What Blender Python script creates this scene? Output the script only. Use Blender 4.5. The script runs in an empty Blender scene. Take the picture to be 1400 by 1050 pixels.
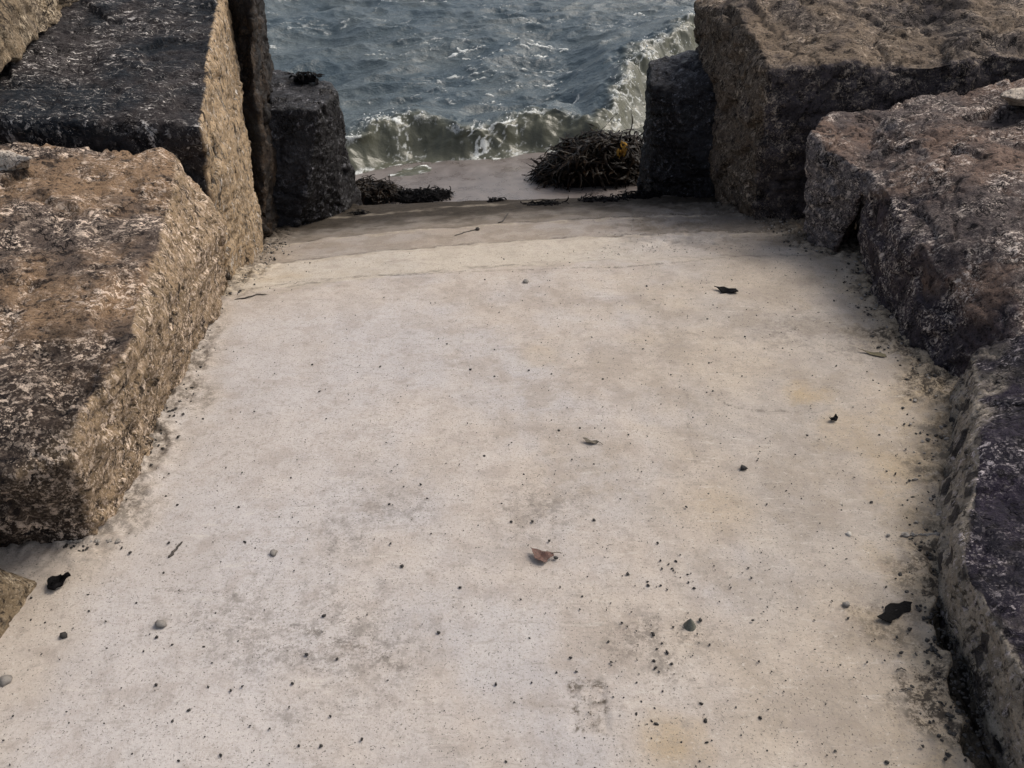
import bpy, bmesh, math, random
import numpy as np
from mathutils import Vector

random.seed(7)
RNG = np.random.default_rng(11)
C = bpy.context.scene.collection
SC = bpy.context.scene

# ------------------------------------------------------------------ camera geometry
CAM_H, PITCH, FPX = 1.6, math.radians(40.0), 1165.0
SP, CP = math.sin(PITCH), math.cos(PITCH)

def ray(px, py):
    a = (px - 700.0) / FPX
    b = -(py - 525.0) / FPX
    return np.array([a, CP + b * SP, -SP + b * CP])

def atz(px, py, z):
    d = ray(px, py); t = (z - CAM_H) / d[2]
    return np.array([0, 0, CAM_H]) + d * t

def aty(px, py, y):
    d = ray(px, py); t = y / d[1]
    return np.array([0, 0, CAM_H]) + d * t

# ------------------------------------------------------------------ noise (vectorised)
def _h(ix, iy, iz, seed):
    x = (ix.astype(np.int64) * 374761393 + iy.astype(np.int64) * 668265263
         + iz.astype(np.int64) * 2147483647 + seed * 1274126177) & 0xFFFFFFFF
    x = ((x ^ (x >> 13)) * 1274126177) & 0xFFFFFFFF
    x = ((x ^ (x >> 16)) * 2246822519) & 0xFFFFFFFF
    return (x ^ (x >> 15)) & 0xFFFFFFFF

_G = RNG.normal(size=(256, 3)); _G /= np.linalg.norm(_G, axis=1)[:, None]

def perlin(p, seed=0):
    i = np.floor(p).astype(np.int64); f = p - i
    u = f * f * f * (f * (f * 6 - 15) + 10)
    out = np.zeros(len(p))
    for dx in (0, 1):
        wx = u[:, 0] if dx else 1 - u[:, 0]
        for dy in (0, 1):
            wy = u[:, 1] if dy else 1 - u[:, 1]
            for dz in (0, 1):
                wz = u[:, 2] if dz else 1 - u[:, 2]
                g = _G[_h(i[:, 0] + dx, i[:, 1] + dy, i[:, 2] + dz, seed) & 255]
                d = g[:, 0] * (f[:, 0] - dx) + g[:, 1] * (f[:, 1] - dy) + g[:, 2] * (f[:, 2] - dz)
                out += wx * wy * wz * d
    return out * 1.5

def fbm(p, octv=4, gain=.5, lac=2.03, seed=0):
    o = np.zeros(len(p)); a = 1.0
    for k in range(octv):
        o += a * perlin(p, seed + k * 17); p = p * lac + 5.3; a *= gain
    return o

def worley(p, seed=0):
    i = np.floor(p).astype(np.int64)
    f1 = np.full(len(p), 9.); f2 = np.full(len(p), 9.)
    off = np.zeros((len(p), 3)); cid = np.zeros(len(p), dtype=np.int64)
    for dx in (-1, 0, 1):
        for dy in (-1, 0, 1):
            for dz in (-1, 0, 1):
                cx, cy, cz = i[:, 0] + dx, i[:, 1] + dy, i[:, 2] + dz
                h = _h(cx, cy, cz, seed)
                jx = (h & 1023) / 1023.; jy = ((h >> 10) & 1023) / 1023.; jz = ((h >> 20) & 1023) / 1023.
                v = np.stack([p[:, 0] - cx - jx, p[:, 1] - cy - jy, p[:, 2] - cz - jz], 1)
                d = np.sqrt((v * v).sum(1))
                m = d < f1
                f2 = np.where(m, f1, np.minimum(f2, d))
                f1 = np.where(m, d, f1)
                off[m] = v[m]; cid[m] = h[m]
    return f1, f2, off, cid

def sstep(a, b, x):
    t = np.clip((x - a) / (b - a), 0, 1); return t * t * (3 - 2 * t)

# ------------------------------------------------------------------ path surface
PY = np.array([-6, -1, 0, 1.0, 2.0, 2.80, 2.97, 3.02, 3.37, 3.42, 3.77, 3.82, 4.42, 5.0])
PZ = np.array([.08, .03, 0, -.05, -.14, -.25, -.275, -.293, -.390, -.413, -.515, -.542, -.735, -.90])
_dy = np.linspace(-6, 5, 1600)
_dz = np.interp(_dy, PY, PZ)
_k = np.ones(7) / 7
_dz[3:-3] = np.convolve(_dz, _k, 'valid')

def bend(x, y): return y - .13 * x + .05 * x * x
def prof(x, y): return np.interp(bend(x, y), _dy, _dz)

def on_path(px, py, lift=0.0):
    d = ray(px, py); lo, hi = .3, 9.0
    f = lambda t: CAM_H + d[2] * t - float(prof(d[0] * t, d[1] * t)) - lift
    for _ in range(40):
        m = (lo + hi) / 2
        if f(m) > 0: lo = m
        else: hi = m
    return np.array([0, 0, CAM_H]) + d * lo

LE = np.array([on_path(*p) for p in [(0, 905), (60, 775), (125, 722), (165, 650), (215, 545), (265, 415), (318, 385), (362, 345), (372, 312), (470, 288)]])
RE = np.array([on_path(*p) for p in [(1350, 1050), (1335, 980), (1305, 880), (1285, 800), (1287, 700), (1290, 600), (1282, 525), (1240, 480), (1200, 405), (1180, 355), (1105, 338), (1080, 305), (1000, 280)]])
def xl(y): return np.interp(y, LE[:, 1], LE[:, 0])
def xr(y): return np.interp(y, RE[:, 1], RE[:, 0])

# ------------------------------------------------------------------ helpers
def tag(o, label=None, cat=None, group=None, kind=None):
    if label: o['label'] = label
    if cat: o['category'] = cat
    if group: o['group'] = group
    if kind: o['kind'] = kind
    return o

def mesh_np(name, v, f, mat, smooth=True, attrs=None, parent=None, origin=None):
    me = bpy.data.meshes.new(name)
    v = np.asarray(v, dtype=float)
    loc = np.zeros(3) if origin is None else np.asarray(origin, dtype=float)
    f = np.asarray(f, dtype=np.int32)
    k = f.shape[1]
    me.vertices.add(len(v)); me.vertices.foreach_set('co', (v - loc).astype(np.float32).ravel())
    me.loops.add(f.size); me.loops.foreach_set('vertex_index', f.ravel())
    me.polygons.add(len(f)); me.polygons.foreach_set('loop_start', np.arange(0, f.size, k, dtype=np.int32))
    me.update(calc_edges=True); me.validate()
    me.polygons.foreach_set('use_smooth', np.full(len(me.polygons), smooth))
    for n, a in (attrs or {}).items():
        at = me.attributes.new(n, 'FLOAT', 'POINT'); at.data.foreach_set('value', np.asarray(a, dtype=np.float32))
    me.materials.append(mat)
    o = bpy.data.objects.new(name, me); C.objects.link(o); o.location = loc
    if parent: o.parent = parent; o.location = loc - np.array(parent.location)
    return o

def grid(xs, ys):
    X, Y = np.meshgrid(xs, ys); nx, ny = len(xs), len(ys)
    a = (np.arange(ny - 1)[:, None] * nx + np.arange(nx - 1)[None, :]).ravel()
    return X.ravel(), Y.ravel(), np.stack([a, a + 1, a + nx + 1, a + nx], 1)

# ------------------------------------------------------------------ node helper
class NT:
    def __init__(s, name):
        s.m = bpy.data.materials.new(name); s.m.use_nodes = True
        s.t = s.m.node_tree; s.b = s.t.nodes['Principled BSDF']
        s.tc = s.t.nodes.new('ShaderNodeTexCoord')
    def link(s, a, b): s.t.links.new(a, b)
    def coords(s, scale=(1, 1, 1), rot=(0, 0, 0), src='Object'):
        n = s.t.nodes.new('ShaderNodeMapping'); n.inputs['Scale'].default_value = scale
        n.inputs['Rotation'].default_value = rot
        s.link(s.tc.outputs[src], n.inputs['Vector']); return n.outputs[0]
    def noise(s, v, scale, det=5, rough=.55, dist=0):
        n = s.t.nodes.new('ShaderNodeTexNoise'); s.link(v, n.inputs['Vector'])
        n.inputs['Scale'].default_value = scale; n.inputs['Detail'].default_value = det
        n.inputs['Roughness'].default_value = rough; n.inputs['Distortion'].default_value = dist
        return n.outputs['Fac']
    def vor(s, v, scale, feat='F1', out='Distance'):
        n = s.t.nodes.new('ShaderNodeTexVoronoi'); n.feature = feat; s.link(v, n.inputs['Vector'])
        n.inputs['Scale'].default_value = scale; return n.outputs[out]
    def ramp(s, v, a, b, lo=0., hi=1.):
        n = s.t.nodes.new('ShaderNodeMapRange'); n.interpolation_type = 'SMOOTHSTEP'
        s.link(v, n.inputs[0])
        for k, q in zip((1, 2, 3, 4), (a, b, lo, hi)): n.inputs[k].default_value = q
        return n.outputs[0]
    def math(s, op, a, b=None):
        n = s.t.nodes.new('ShaderNodeMath'); n.operation = op
        for k, q in enumerate((a, b)):
            if q is None: continue
            if isinstance(q, (int, float)): n.inputs[k].default_value = q
            else: s.link(q, n.inputs[k])
        return n.outputs[0]
    def mix(s, fac, a, b, mode='MIX'):
        n = s.t.nodes.new('ShaderNodeMix'); n.data_type = 'RGBA'; n.blend_type = mode
        for sock, q in ((n.inputs[0], fac), (n.inputs[6], a), (n.inputs[7], b)):
            if isinstance(q, (int, float)): sock.default_value = q
            elif isinstance(q, tuple): sock.default_value = (*q, 1)
            else: s.link(q, sock)
        return n.outputs[2]
    def attr(s, name):
        n = s.t.nodes.new('ShaderNodeAttribute'); n.attribute_name = name; return n.outputs['Fac']
    def bump(s, h, strength, dist, nrm=None):
        n = s.t.nodes.new('ShaderNodeBump'); s.link(h, n.inputs['Height'])
        n.inputs['Strength'].default_value = strength; n.inputs['Distance'].default_value = dist
        if nrm is not None: s.link(nrm, n.inputs['Normal'])
        return n.outputs[0]
    def out(s, col=None, rough=None, nrm=None, spec=None):
        for k, q in (('Base Color', col), ('Roughness', rough), ('Normal', nrm), ('Specular IOR Level', spec)):
            if q is None: continue
            if isinstance(q, (int, float)): s.b.inputs[k].default_value = q
            elif isinstance(q, tuple): s.b.inputs[k].default_value = (*q, 1)
            else: s.link(q, s.b.inputs[k])
        return s.m

def rock_mat(name, a, b, side, fleck, dark=(.006, .005, .006), fleck_amt=.8, fl_thr=.55, rough=.78, bump=1.0,
             stretch=(.6, 1.0, .5), rot=(0, 0, 0), dark_thr=.53, spec=.1, spots=None, side_b=(.03, .026, .03), crys=.5):
    n = NT(name)
    p = n.coords(); ps = n.coords(stretch, rot)
    big = n.noise(p, 3.2, 6, .6, .4)
    c = n.mix(n.ramp(big, .40, .60), a, b)
    sn = n.noise(p, 14, 5, .6)
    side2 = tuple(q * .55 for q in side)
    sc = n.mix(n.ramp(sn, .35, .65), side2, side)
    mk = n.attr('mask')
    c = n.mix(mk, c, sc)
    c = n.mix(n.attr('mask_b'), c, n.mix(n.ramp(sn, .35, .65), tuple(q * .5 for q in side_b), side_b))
    mid = n.noise(ps, 24, 8, .66, .15)
    c = n.mix(n.ramp(mid, dark_thr, dark_thr + .10, 0, .85), c, dark)
    fine = n.noise(p, 75, 5, .7, .1)
    c = n.mix(n.ramp(fine, .53, .62, 0, .8), c, dark)
    f2 = n.noise(ps, 60, 6, .72, .15)
    f3 = n.noise(p, 105, 4, .7, .1)
    cr = n.t.nodes.new('ShaderNodeTexVoronoi'); n.link(n.coords((1, 1, 1) if stretch[0] > .5 else stretch), cr.inputs['Vector']); cr.inputs['Scale'].default_value = 190
    f4 = n.ramp(cr.outputs['Color'], .66, .74)
    patch = n.ramp(n.noise(p, 6, 6, .66), .42, .60, .06, 1)
    fl = n.math('MAXIMUM', n.ramp(f2, fl_thr, fl_thr + .05), n.ramp(f3, fl_thr + .03, fl_thr + .08, 0, .8))
    fl = n.math('MAXIMUM', fl, n.math('MULTIPLY', f4, crys))
    patch = n.math('MAXIMUM', patch, n.math('MULTIPLY', mk, .6))
    fl = n.math('MULTIPLY', fl, n.math('MULTIPLY', patch, fleck_amt))
    c = n.mix(fl, c, n.mix(n.ramp(sn, .3, .7), fleck, tuple(q * .6 for q in fleck)))
    if spots:
        vo = n.vor(n.coords((1, 1, 1)), 13)
        sp = n.math('MULTIPLY', n.ramp(n.math('ADD', vo, n.math('MULTIPLY', n.math('SUBTRACT', sn, .5), .35)), .34, .40, 1, 0), mk)
        c = n.mix(n.math('MULTIPLY', sp, .85), c, spots)
    ck = n.math('ABSOLUTE', n.math('SUBTRACT', n.noise(p, 2.1, 6, .62, .2), .5))
    ck = n.math('MULTIPLY', n.ramp(ck, .0, .007, 1, 0), n.ramp(big, .44, .56))
    c = n.mix(n.math('MULTIPLY', ck, .85), c, (.006, .005, .005))
    grain = n.noise(p, 300, 2, .7)
    c = n.mix(n.ramp(grain, .35, .65, 0, .6), c, n.mix(1.0, c, (1.7, 1.65, 1.6), 'MULTIPLY'))
    h = n.math('ADD', n.math('MULTIPLY', mid, -.9), n.math('ADD', n.math('MULTIPLY', fine, -.5), n.math('MULTIPLY', f2, .6)))
    h = n.math('ADD', h, n.math('MULTIPLY', f3, .25)); h = n.math('SUBTRACT', h, n.math('MULTIPLY', ck, .6))
    r = n.ramp(mid, .3, .7, rough - .1, min(rough + .1, 1))
    return n.out(c, r, n.bump(h, bump * .6, .035), spec)

M = {}
M['brown'] = rock_mat('brown_granite', (.17, .113, .07), (.062, .048, .041), (.225, .165, .105), (.70, .57, .46), fl_thr=.54, fleck_amt=.85, side_b=(.03, .023, .02), crys=.3)
M['slab'] = rock_mat('dark_slab_granite', (.010, .013, .017), (.030, .026, .026), (.33, .245, .155), (.70, .66, .62), fl_thr=.575, fleck_amt=.85, rough=.6, stretch=(.42, 1.3, .3), rot=(0, 0, .35), crys=.12)
M['tan'] = rock_mat('tan_granite', (.15, .115, .075), (.085, .068, .052), (.19, .145, .095), (.5, .42, .31))
M['wet'] = rock_mat('wet_dark_granite', (.028, .028, .032), (.013, .013, .015), (.004, .0035, .0035), (.30, .30, .33), rough=.33, fleck_amt=.6, fl_thr=.57, spec=.2, crys=.2)
M['black'] = rock_mat('black_wet_granite', (.010, .009, .008), (.006, .005, .005), (.04, .027, .017), (.14, .10, .07), rough=.45, fleck_amt=.4, spec=.2)
M['far'] = rock_mat('weathered_brown_granite', (.135, .103, .075), (.062, .052, .048), (.105, .082, .062), (.45, .37, .29), fl_thr=.55, fleck_amt=.75, side_b=(.05, .043, .047), crys=.3)
M['grey'] = rock_mat('purple_grey_granite', (.12, .082, .064), (.062, .05, .048), (.10, .09, .092), (.66, .57, .50), fl_thr=.55, fleck_amt=.8, side_b=(.04, .034, .042), crys=.3)
M['purple'] = rock_mat('purple_black_granite', (.016, .012, .022), (.010, .009, .014), (.27, .235, .19), (.50, .45, .46), fl_thr=.575, fleck_amt=.75, rough=.65, crys=.25, spots=(.02, .018, .02))
M['pale'] = rock_mat('pale_granite', (.44, .38, .31), (.33, .29, .25), (.3, .28, .25), (.65, .6, .53), fleck_amt=.4, dark_thr=.64)

# ------------------------------------------------------------------ boulders
def hull_bm(pts, bm):
    vs = [bm.verts.new(Vector(p)) for p in pts]
    r = bmesh.ops.convex_hull(bm, input=vs)
    junk = [g for g in r['geom_interior'] if isinstance(g, bmesh.types.BMVert)]
    junk += [g for g in r['geom_unused'] if isinstance(g, bmesh.types.BMVert)]
    for v in set(junk):
        if v.is_valid: bm.verts.remove(v)

def normals(v, f):
    a, b, c, d = v[f[:, 0]], v[f[:, 1]], v[f[:, 2]], v[f[:, 3]]
    n = np.cross(c - a, d - b)
    o = np.zeros_like(v)
    for k in range(4): np.add.at(o, f[:, k], n)
    return o / (np.linalg.norm(o, axis=1)[:, None] + 1e-12)

def lap(v, f, it):
    e = np.concatenate([f[:, [0, 1]], f[:, [1, 2]], f[:, [2, 3]], f[:, [3, 0]]])
    cnt = np.bincount(e[:, 0], minlength=len(v)) + np.bincount(e[:, 1], minlength=len(v))
    for _ in range(it):
        s = np.zeros_like(v)
        for k in range(3):
            s[:, k] = np.bincount(e[:, 0], v[e[:, 1], k], len(v)) + np.bincount(e[:, 1], v[e[:, 0], k], len(v))
        v = v + .6 * (s / np.maximum(cnt, 1)[:, None] - v)
    return v

def boulder(name, label, hulls, mat, vs=.011, warp=.03, chip=.016, cell=.16, rough=.010, smooth=2, seed=1,
            mask=None, mask_b=None, group='granite boulders lining the path', cat='boulder', bed=(1, 1, 1.8)):
    bm = bmesh.new()
    for h in hulls: hull_bm(h, bm)
    bmesh.ops.recalc_face_normals(bm, faces=bm.faces)
    me = bpy.data.meshes.new('t'); bm.to_mesh(me); bm.free()
    t = bpy.data.objects.new('t', me); C.objects.link(t)
    md = t.modifiers.new('r', 'REMESH'); md.mode = 'VOXEL'; md.voxel_size = vs
    dg = bpy.context.evaluated_depsgraph_get()
    rm = bpy.data.meshes.new_from_object(t.evaluated_get(dg))
    bpy.data.objects.remove(t); bpy.data.meshes.remove(me)
    nv = len(rm.vertices); v = np.empty(nv * 3, np.float32); rm.vertices.foreach_get('co', v); v = v.reshape(-1, 3).astype(float)
    f = np.empty(len(rm.polygons) * 4, np.int32); rm.loops.foreach_get('vertex_index', f); f = f.reshape(-1, 4)
    bpy.data.meshes.remove(rm)
    v = lap(v, f, smooth)
    n0 = normals(v, f)
    w = np.stack([fbm(v * 3.1, 3, seed=seed * 31 + k) for k in range(3)], 1)
    v = v + w * warp * .75
    f1, f2, off, cid = worley(v / cell + w * .25, seed)
    tilt = _G[cid & 255]
    d = (off * tilt).sum(1) * chip * 1.15
    f1b, f2b, offb, cidb = worley(v / (cell * .33) * np.array(bed), seed + 9)
    d += (offb * _G[cidb & 255]).sum(1) * chip * .45
    ch = sstep(.0, .06, f2 - f1); d -= (1 - ch) * chip * .35
    d += (.35 - np.abs(fbm(v * 8 * np.array(bed), 3, .6, seed=seed + 40))) * rough * .25
    d += fbm(v * 30 * np.array(bed), 3, .7, seed=seed + 77) * rough * .36
    n1 = normals(v, f)
    v = v + n1 * d[:, None]
    mk = np.zeros(len(v)) if mask is None else np.clip(mask(v, n0, fbm(v * 7, 4, .6, seed=seed + 5)), 0, 1)
    mb = np.zeros(len(v)) if mask_b is None else np.clip(mask_b(v, n0, fbm(v * 7, 4, .6, seed=seed + 6)), 0, 1)
    lo, hi = v.min(0), v.max(0)
    o = mesh_np(name, v, f, mat, True, {'mask': mk, 'mask_b': mb}, origin=((lo[0] + hi[0]) / 2, (lo[1] + hi[1]) / 2, lo[2]))
    tag(o, label, cat, group); return o

P = np.array
def low(p, z): return P([p[0], p[1], z])
G = lambda px, py, dz=-.12: on_path(px, py) + P([0, 0, dz])

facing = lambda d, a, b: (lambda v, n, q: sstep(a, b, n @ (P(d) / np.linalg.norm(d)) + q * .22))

# left, brown lower block
A = [atz(248, 212, .35), atz(212, 295, .36), atz(203, 390, .36), atz(175, 480, .36), atz(118, 560, .33),
     atz(60, 200, .40), atz(0, 212, .40), P([-2.3, 2.75, .42]), P([-2.3, 1.5, .34]), atz(0, 640, .28), atz(105, 625, .26),
     G(120, 722), G(168, 648), G(217, 545), G(265, 425), G(308, 388), G(0, 748), P([-1.25, 2.75, -.3]), P([-2.3, 1.35, -.3]), P([-2.3, 2.8, -.3]), atz(300, 300, .12)]
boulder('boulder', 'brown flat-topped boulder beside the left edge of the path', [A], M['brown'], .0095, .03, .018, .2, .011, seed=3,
        mask=facing((1, -.35, .1), .35, .62), mask_b=lambda v, n, q: sstep(1.72, 1.50, v[:, 1] + q * .14 + .25 * (v[:, 2] - .2)) * .92 * sstep(.55, .25, n[:, 0]))  # tan side: own rock colour plus painted sunlight; dark near end paints shade
# left, tall dark slab with a tan side
B = [atz(272, 172, .40), atz(264, 95, .46), atz(264, 10, .53), atz(262, -40, .57), aty(306, -40, 4.0), G(360, 347), G(308, 385), P([-1.2, 2.86, .1]),
     P([-2.7, 2.86, .44]), P([-2.7, 4.3, .62]), P([-1.45, 4.3, .55]), P([-2.7, 2.86, -.4]), P([-2.7, 4.0, -.5]), P([-1.35, 3.9, -.5]), aty(100, 160, 2.86), atz(190, 190, .34)]
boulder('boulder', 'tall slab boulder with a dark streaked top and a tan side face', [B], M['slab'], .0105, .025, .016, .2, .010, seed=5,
        mask=facing((1, -.25, 0), .42, .62))  # tan rock face, its sunlit contrast with the top put into the colour
# dark boulder behind the slab
B2 = [P([-1.25, 3.85, -.75]), P([-1.24, 4.15, -.7]), P([-1.14, 4.05, .66]), P([-1.10, 3.80, .60]), P([-1.19, 3.62, -.5]), P([-1.34, 3.9, .6]), P([-1.4, 4.5, .6]),
      P([-1.22, 4.45, .6]), P([-1.5, 4.5, -.8]), P([-1.35, 3.75, -.6]), P([-1.3, 4.5, -.8])]
boulder('boulder', 'narrow black boulder wedged behind the tan-sided slab', [B2], M['black'], .013, .03, .02, .2, .012, seed=8, mask=facing((1, -.6, 0), .7, 1.0))
# tan boulder, top-left corner
D = [P([-1.80, 2.98, .50]), P([-1.80, 3.75, .52]), P([-1.98, 3.05, .98]), P([-1.98, 3.8, 1.05]), P([-2.9, 3.0, 1.1]), P([-2.9, 3.9, 1.15]), P([-2.9, 2.95, .45]), P([-2.9, 3.9, .5]), P([-1.95, 2.86, .6])]
boulder('boulder', 'tan boulder resting on the dark streaked slab in the top left corner', [D], M['tan'], .012, .04, .02, .2, .011, seed=12, mask=lambda v, n, q: .5 + q)
# small pale stone between
S1 = [atz(45, 215, .46), atz(20, 205, .47), atz(-25, 205, .47), atz(38, 232, .40), atz(0, 240, .40), atz(-30, 240, .38), atz(10, 215, .36), atz(-30, 215, .36)]
boulder('stone', 'small pale stone wedged between the brown boulder and the dark slab', [S1], M['pale'], .006, .012, .006, .07, .004, seed=14, group=None, cat='stone')
# bottom-left sliver
E = [P([-1.145, 1.28, -.1]), P([-1.15, 1.18, .02]), P([-1.17, .95, .01]), P([-1.18, .8, -.1]), P([-1.4, 1.25, .15]), P([-1.4, .8, .16]), P([-2.0, 1.25, .25]), P([-2.0, .5, .25]), P([-2.0, 1.25, -.3]), P([-2.0, .5, -.3]), P([-1.15, 1.2, -.3]), P([-1.22, .6, -.3])]
boulder('boulder', 'grey-brown boulder just cut off by the lower left edge of the photo', [E], M['tan'], .009, .015, .01, .12, .008, seed=16, mask=lambda v, n, q: .4 + q)
# left small wet block
Cc = [aty(368, 150, 4.0), aty(436, 152, 4.0), atz(372, 104, .0), atz(452, 108, .0), atz(462, 128, -.04), G(362, 314), G(398, 312), G(437, 300), G(470, 288),
      P([-1.35, 4.0, -.03]), P([-1.4, 4.55, 0]), P([-1.4, 4.6, -1]), P([-1.35, 3.95, -.8]), P([-.92, 4.75, -1.1])]
boulder('boulder', 'short wet grey block at the seaward end of the left boulders', [Cc], M['wet'], .0095, .02, .014, .14, .010, seed=20, mask=facing((1, .0, 0), .45, .7))
# right big
F1 = [P([1.15, 4.25, -.8]), P([.97, 4.8, .25]), P([1.02, 4.5, -.05]), atz(1000, 5, .34), atz(1052, 98, .235), aty(1080, 160, 3.75), G(1080, 304), G(1032, 299),
      P([1.62, 4.9, .5]), P([2.9, 4.9, .55]), aty(1400, 78, 3.75), P([2.9, 3.75, .34]), P([1.3, 4.9, -1.1])]
F1a = F1 + [P([1.9, 4.0, -.8]), P([2.9, 4.0, -.8]), P([2.9, 4.9, -1.0]), aty(1210, 122, 3.75), aty(1400, 124, 3.75)]
boulder('boulder', 'largest right-hand boulder with overhanging lip, standing beside the wave', [F1a], M['far'],   .0115, .04, .030, .26, .014, seed=24,
        mask=lambda v, n, q: np.maximum(sstep(2, 3, -n[:, 1]), sstep(.25, .6, -n[:, 0] + q * .2)),
        mask_b=lambda v, n, q: sstep(.25, .6, -n[:, 1] + q * .35) * .95)  # near face tinted dark, its shade put into the colour
# right small black block
I = [aty(890, 118, 4.42), aty(925, 140, 4.36), aty(985, 132, 4.36), atz(890, 85, -.02), atz(950, 70, -.02), P([1.5, 4.4, 0]), P([1.5, 4.9, 0]), G(893, 262, -.2), G(925, 268), G(985, 272), P([1.5, 4.35, -.8]), P([1.5, 4.9, -1.2]), P([.78, 4.85, -1.15])]
boulder('boulder', 'small black wet block beside the right seaweed heap', [I], M['wet'], .0095, .02, .018, .14, .013, seed=28,
        mask=lambda v, n, q: sstep(.2, .6, -n[:, 0] + q * .3) + sstep(-.25, -.6, v[:, 2] + q * .1) * .6)
# right middle
Gm = [atz(1200, 150, .17), atz(1232, 131, .2), P([2.1, 3.62, .25]), P([2.9, 3.6, .3]), P([2.9, 2.3, .28]), P([2.2, 2.05, .15]),
      atz(1180, 235, .09), atz(1260, 335, .10), atz(1400, 330, .22), atz(1184, 288, -.06), atz(1232, 390, -.12), atz(1300, 482, -.10), atz(1395, 470, .06),
      G(1184, 352), G(1202, 400), G(1242, 480), G(1284, 520), P([1.6, 2.0, -.4]), P([2.9, 2.1, -.4]), P([2.9, 3.6, -.6]), P([1.66, 3.5, -.6])]
Gn = [aty(1104, 182, 3.30), atz(1135, 156, .17), atz(1200, 150, .17), atz(1150, 195, .13), atz(1176, 240, .08), atz(1172, 268, .0), G(1106, 336), G(1146, 345), P([1.6, 3.6, -.5]), P([1.7, 3.6, .12]), aty(1150, 288, 3.18)]
boulder('boulder', 'broad brown boulder with a squared grey end, above the dark notch at right', [Gm, Gn], M['grey'], .0095, .03, .020, .19, .013, seed=33,
        mask=lambda v, n, q: sstep(.3, .6, -n[:, 0] + q * .2) * sstep(2.9, 3.05, v[:, 1]),
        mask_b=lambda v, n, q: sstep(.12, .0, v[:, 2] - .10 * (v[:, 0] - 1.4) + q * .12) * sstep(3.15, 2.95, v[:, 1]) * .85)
# pale stone at the right border
S2 = [atz(1366, 130, .34), atz(1385, 118, .36), atz(1440, 115, .36), atz(1450, 150, .30), atz(1380, 142, .26), atz(1430, 150, .2), atz(1390, 130, .2)]
boulder('stone', 'pale rounded stone at the right border between two big boulders', [S2], M['pale'], .008, .01, .006, .1, .004, seed=36, group=None, cat='stone')
# right near
H = [atz(1335, 482, .03), atz(1400, 462, .10), atz(1340, 620, .12), atz(1312, 740, .10), atz(1322, 800, .12), atz(1400, 940, .15), P([.93, .45, .14]), P([2.2, .4, .28]), P([2.2, 1.9, .25]), P([1.7, 2.02, .16]),
     G(1291, 545), G(1286, 600), G(1287, 700), G(1287, 790), G(1312, 860), P([1.02, .86, -.12]), P([1.02, .4, -.12]), P([1.5, 2.0, -.4]), P([2.2, 1.9, -.4]), P([2.2, .4, -.4]), P([1.1, .4, -.4]), P([1.25, 1.75, -.4])]
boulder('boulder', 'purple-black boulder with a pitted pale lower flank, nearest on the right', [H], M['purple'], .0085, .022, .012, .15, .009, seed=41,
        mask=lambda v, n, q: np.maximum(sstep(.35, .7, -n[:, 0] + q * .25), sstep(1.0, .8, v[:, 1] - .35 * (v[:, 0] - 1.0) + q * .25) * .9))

# ------------------------------------------------------------------ concrete path
xs = np.arange(-1.75, 1.85, .0072); ys = np.concatenate([np.arange(-5, .5, .1), np.arange(.5, 4.46, .0072)])
X, Y, Fq = grid(xs, ys)
p3 = np.stack([X, Y, np.zeros_like(X)], 1)
Yb = bend(X, Y)
Z = np.interp(Yb + fbm(p3 * 5, 3, seed=90) * .02, _dy, _dz)
el = X - xl(Y) - .035; er = xr(Y) - X
ed = np.minimum(el, er) + fbm(p3 * 6, 3, seed=91) * .05
Z += fbm(p3 * 1.4, 3, seed=92) * .006 + fbm(p3 * 16, 3, seed=93) * .0012
lump = fbm(p3 * 22, 4, .6, seed=94)
fil = np.where(el < er, sstep(1.2, 1.55, Y), 1) * sstep(.14, .0, ed) * sstep(-.5, .6, Y)
Z += fil * (.012 + .018 * np.clip(lump, -1, 1))
rg = sstep(3.05, 3.25, Yb) * sstep(.15, .8, X) * sstep(4.5, 4.2, Yb)
Z += rg * .008 * lump
tr = sstep(.035, .0, er + fbm(p3 * 14, 3, seed=95) * .022) * sstep(1.25, 1.08, Y)
Z -= tr * .13
pit = fbm(p3 * 60, 2, seed=96)
Z -= sstep(.55, .8, pit) * .002
# roughened rectangular patch
c1 = on_path(806, 968)
rp = sstep(.042, .034, np.abs(X - c1[0])) * sstep(.062, .05, np.abs(Y - c1[1]))
Z += rp * (pit * .004 - .003)
stain = np.zeros_like(X); grey = np.zeros_like(X)
wob = fbm(p3 * 7, 4, .6, seed=97)
for (a, b, r, s) in [(1105, 540, .085, 1), (915, 1025, .09, .9), (742, 485, .11, .5), (1160, 590, .14, .55), (1230, 640, .16, .6), (330, 380, .16, .7), (985, 690, .12, .35), (800, 650, .2, .25), (1200, 440, .2, .4), (400, 375, .1, .5)]:
    q = on_path(a, b); d = np.hypot(X - q[0], (Y - q[1]) * 1.0) / r + wob * .5
    stain = np.maximum(stain, s * sstep(1.15, .2, d))
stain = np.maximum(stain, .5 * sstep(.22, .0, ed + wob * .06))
for (a, b, r, s) in [(1275, 770, .1, 1), (1265, 960, .10, 1.3), (470, 870, .22, .35), (480, 740, .13, .3), (330, 860, .2, .3), (880, 870, .10, .5), (1190, 470, .2, .35), (1080, 450, .16, .3), (940, 870, .08, .5), (520, 690, .15, .25), (730, 690, .15, .3), (1250, 520, .12, .6), (905, 905, .07, .5), (1225, 845, .12, .5)]:
    q = on_path(a, b); d = np.hypot(X - q[0], (Y - q[1])) / r + wob * .6
    grey = np.maximum(grey, s * sstep(1.2, .1, d))
grey += .85 * sstep(.13, .02, ed + wob * .06) * np.where(el < er, sstep(1.25, 1.55, Y), sstep(.3, 1.1, Y)) * .8 + rp * (.15 + .8 * sstep(.0, .35, pit)) + .6 * sstep(.02, .006, np.abs(Y - c1[1] - .055)) * sstep(.045, .038, np.abs(X - c1[0]))
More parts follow.
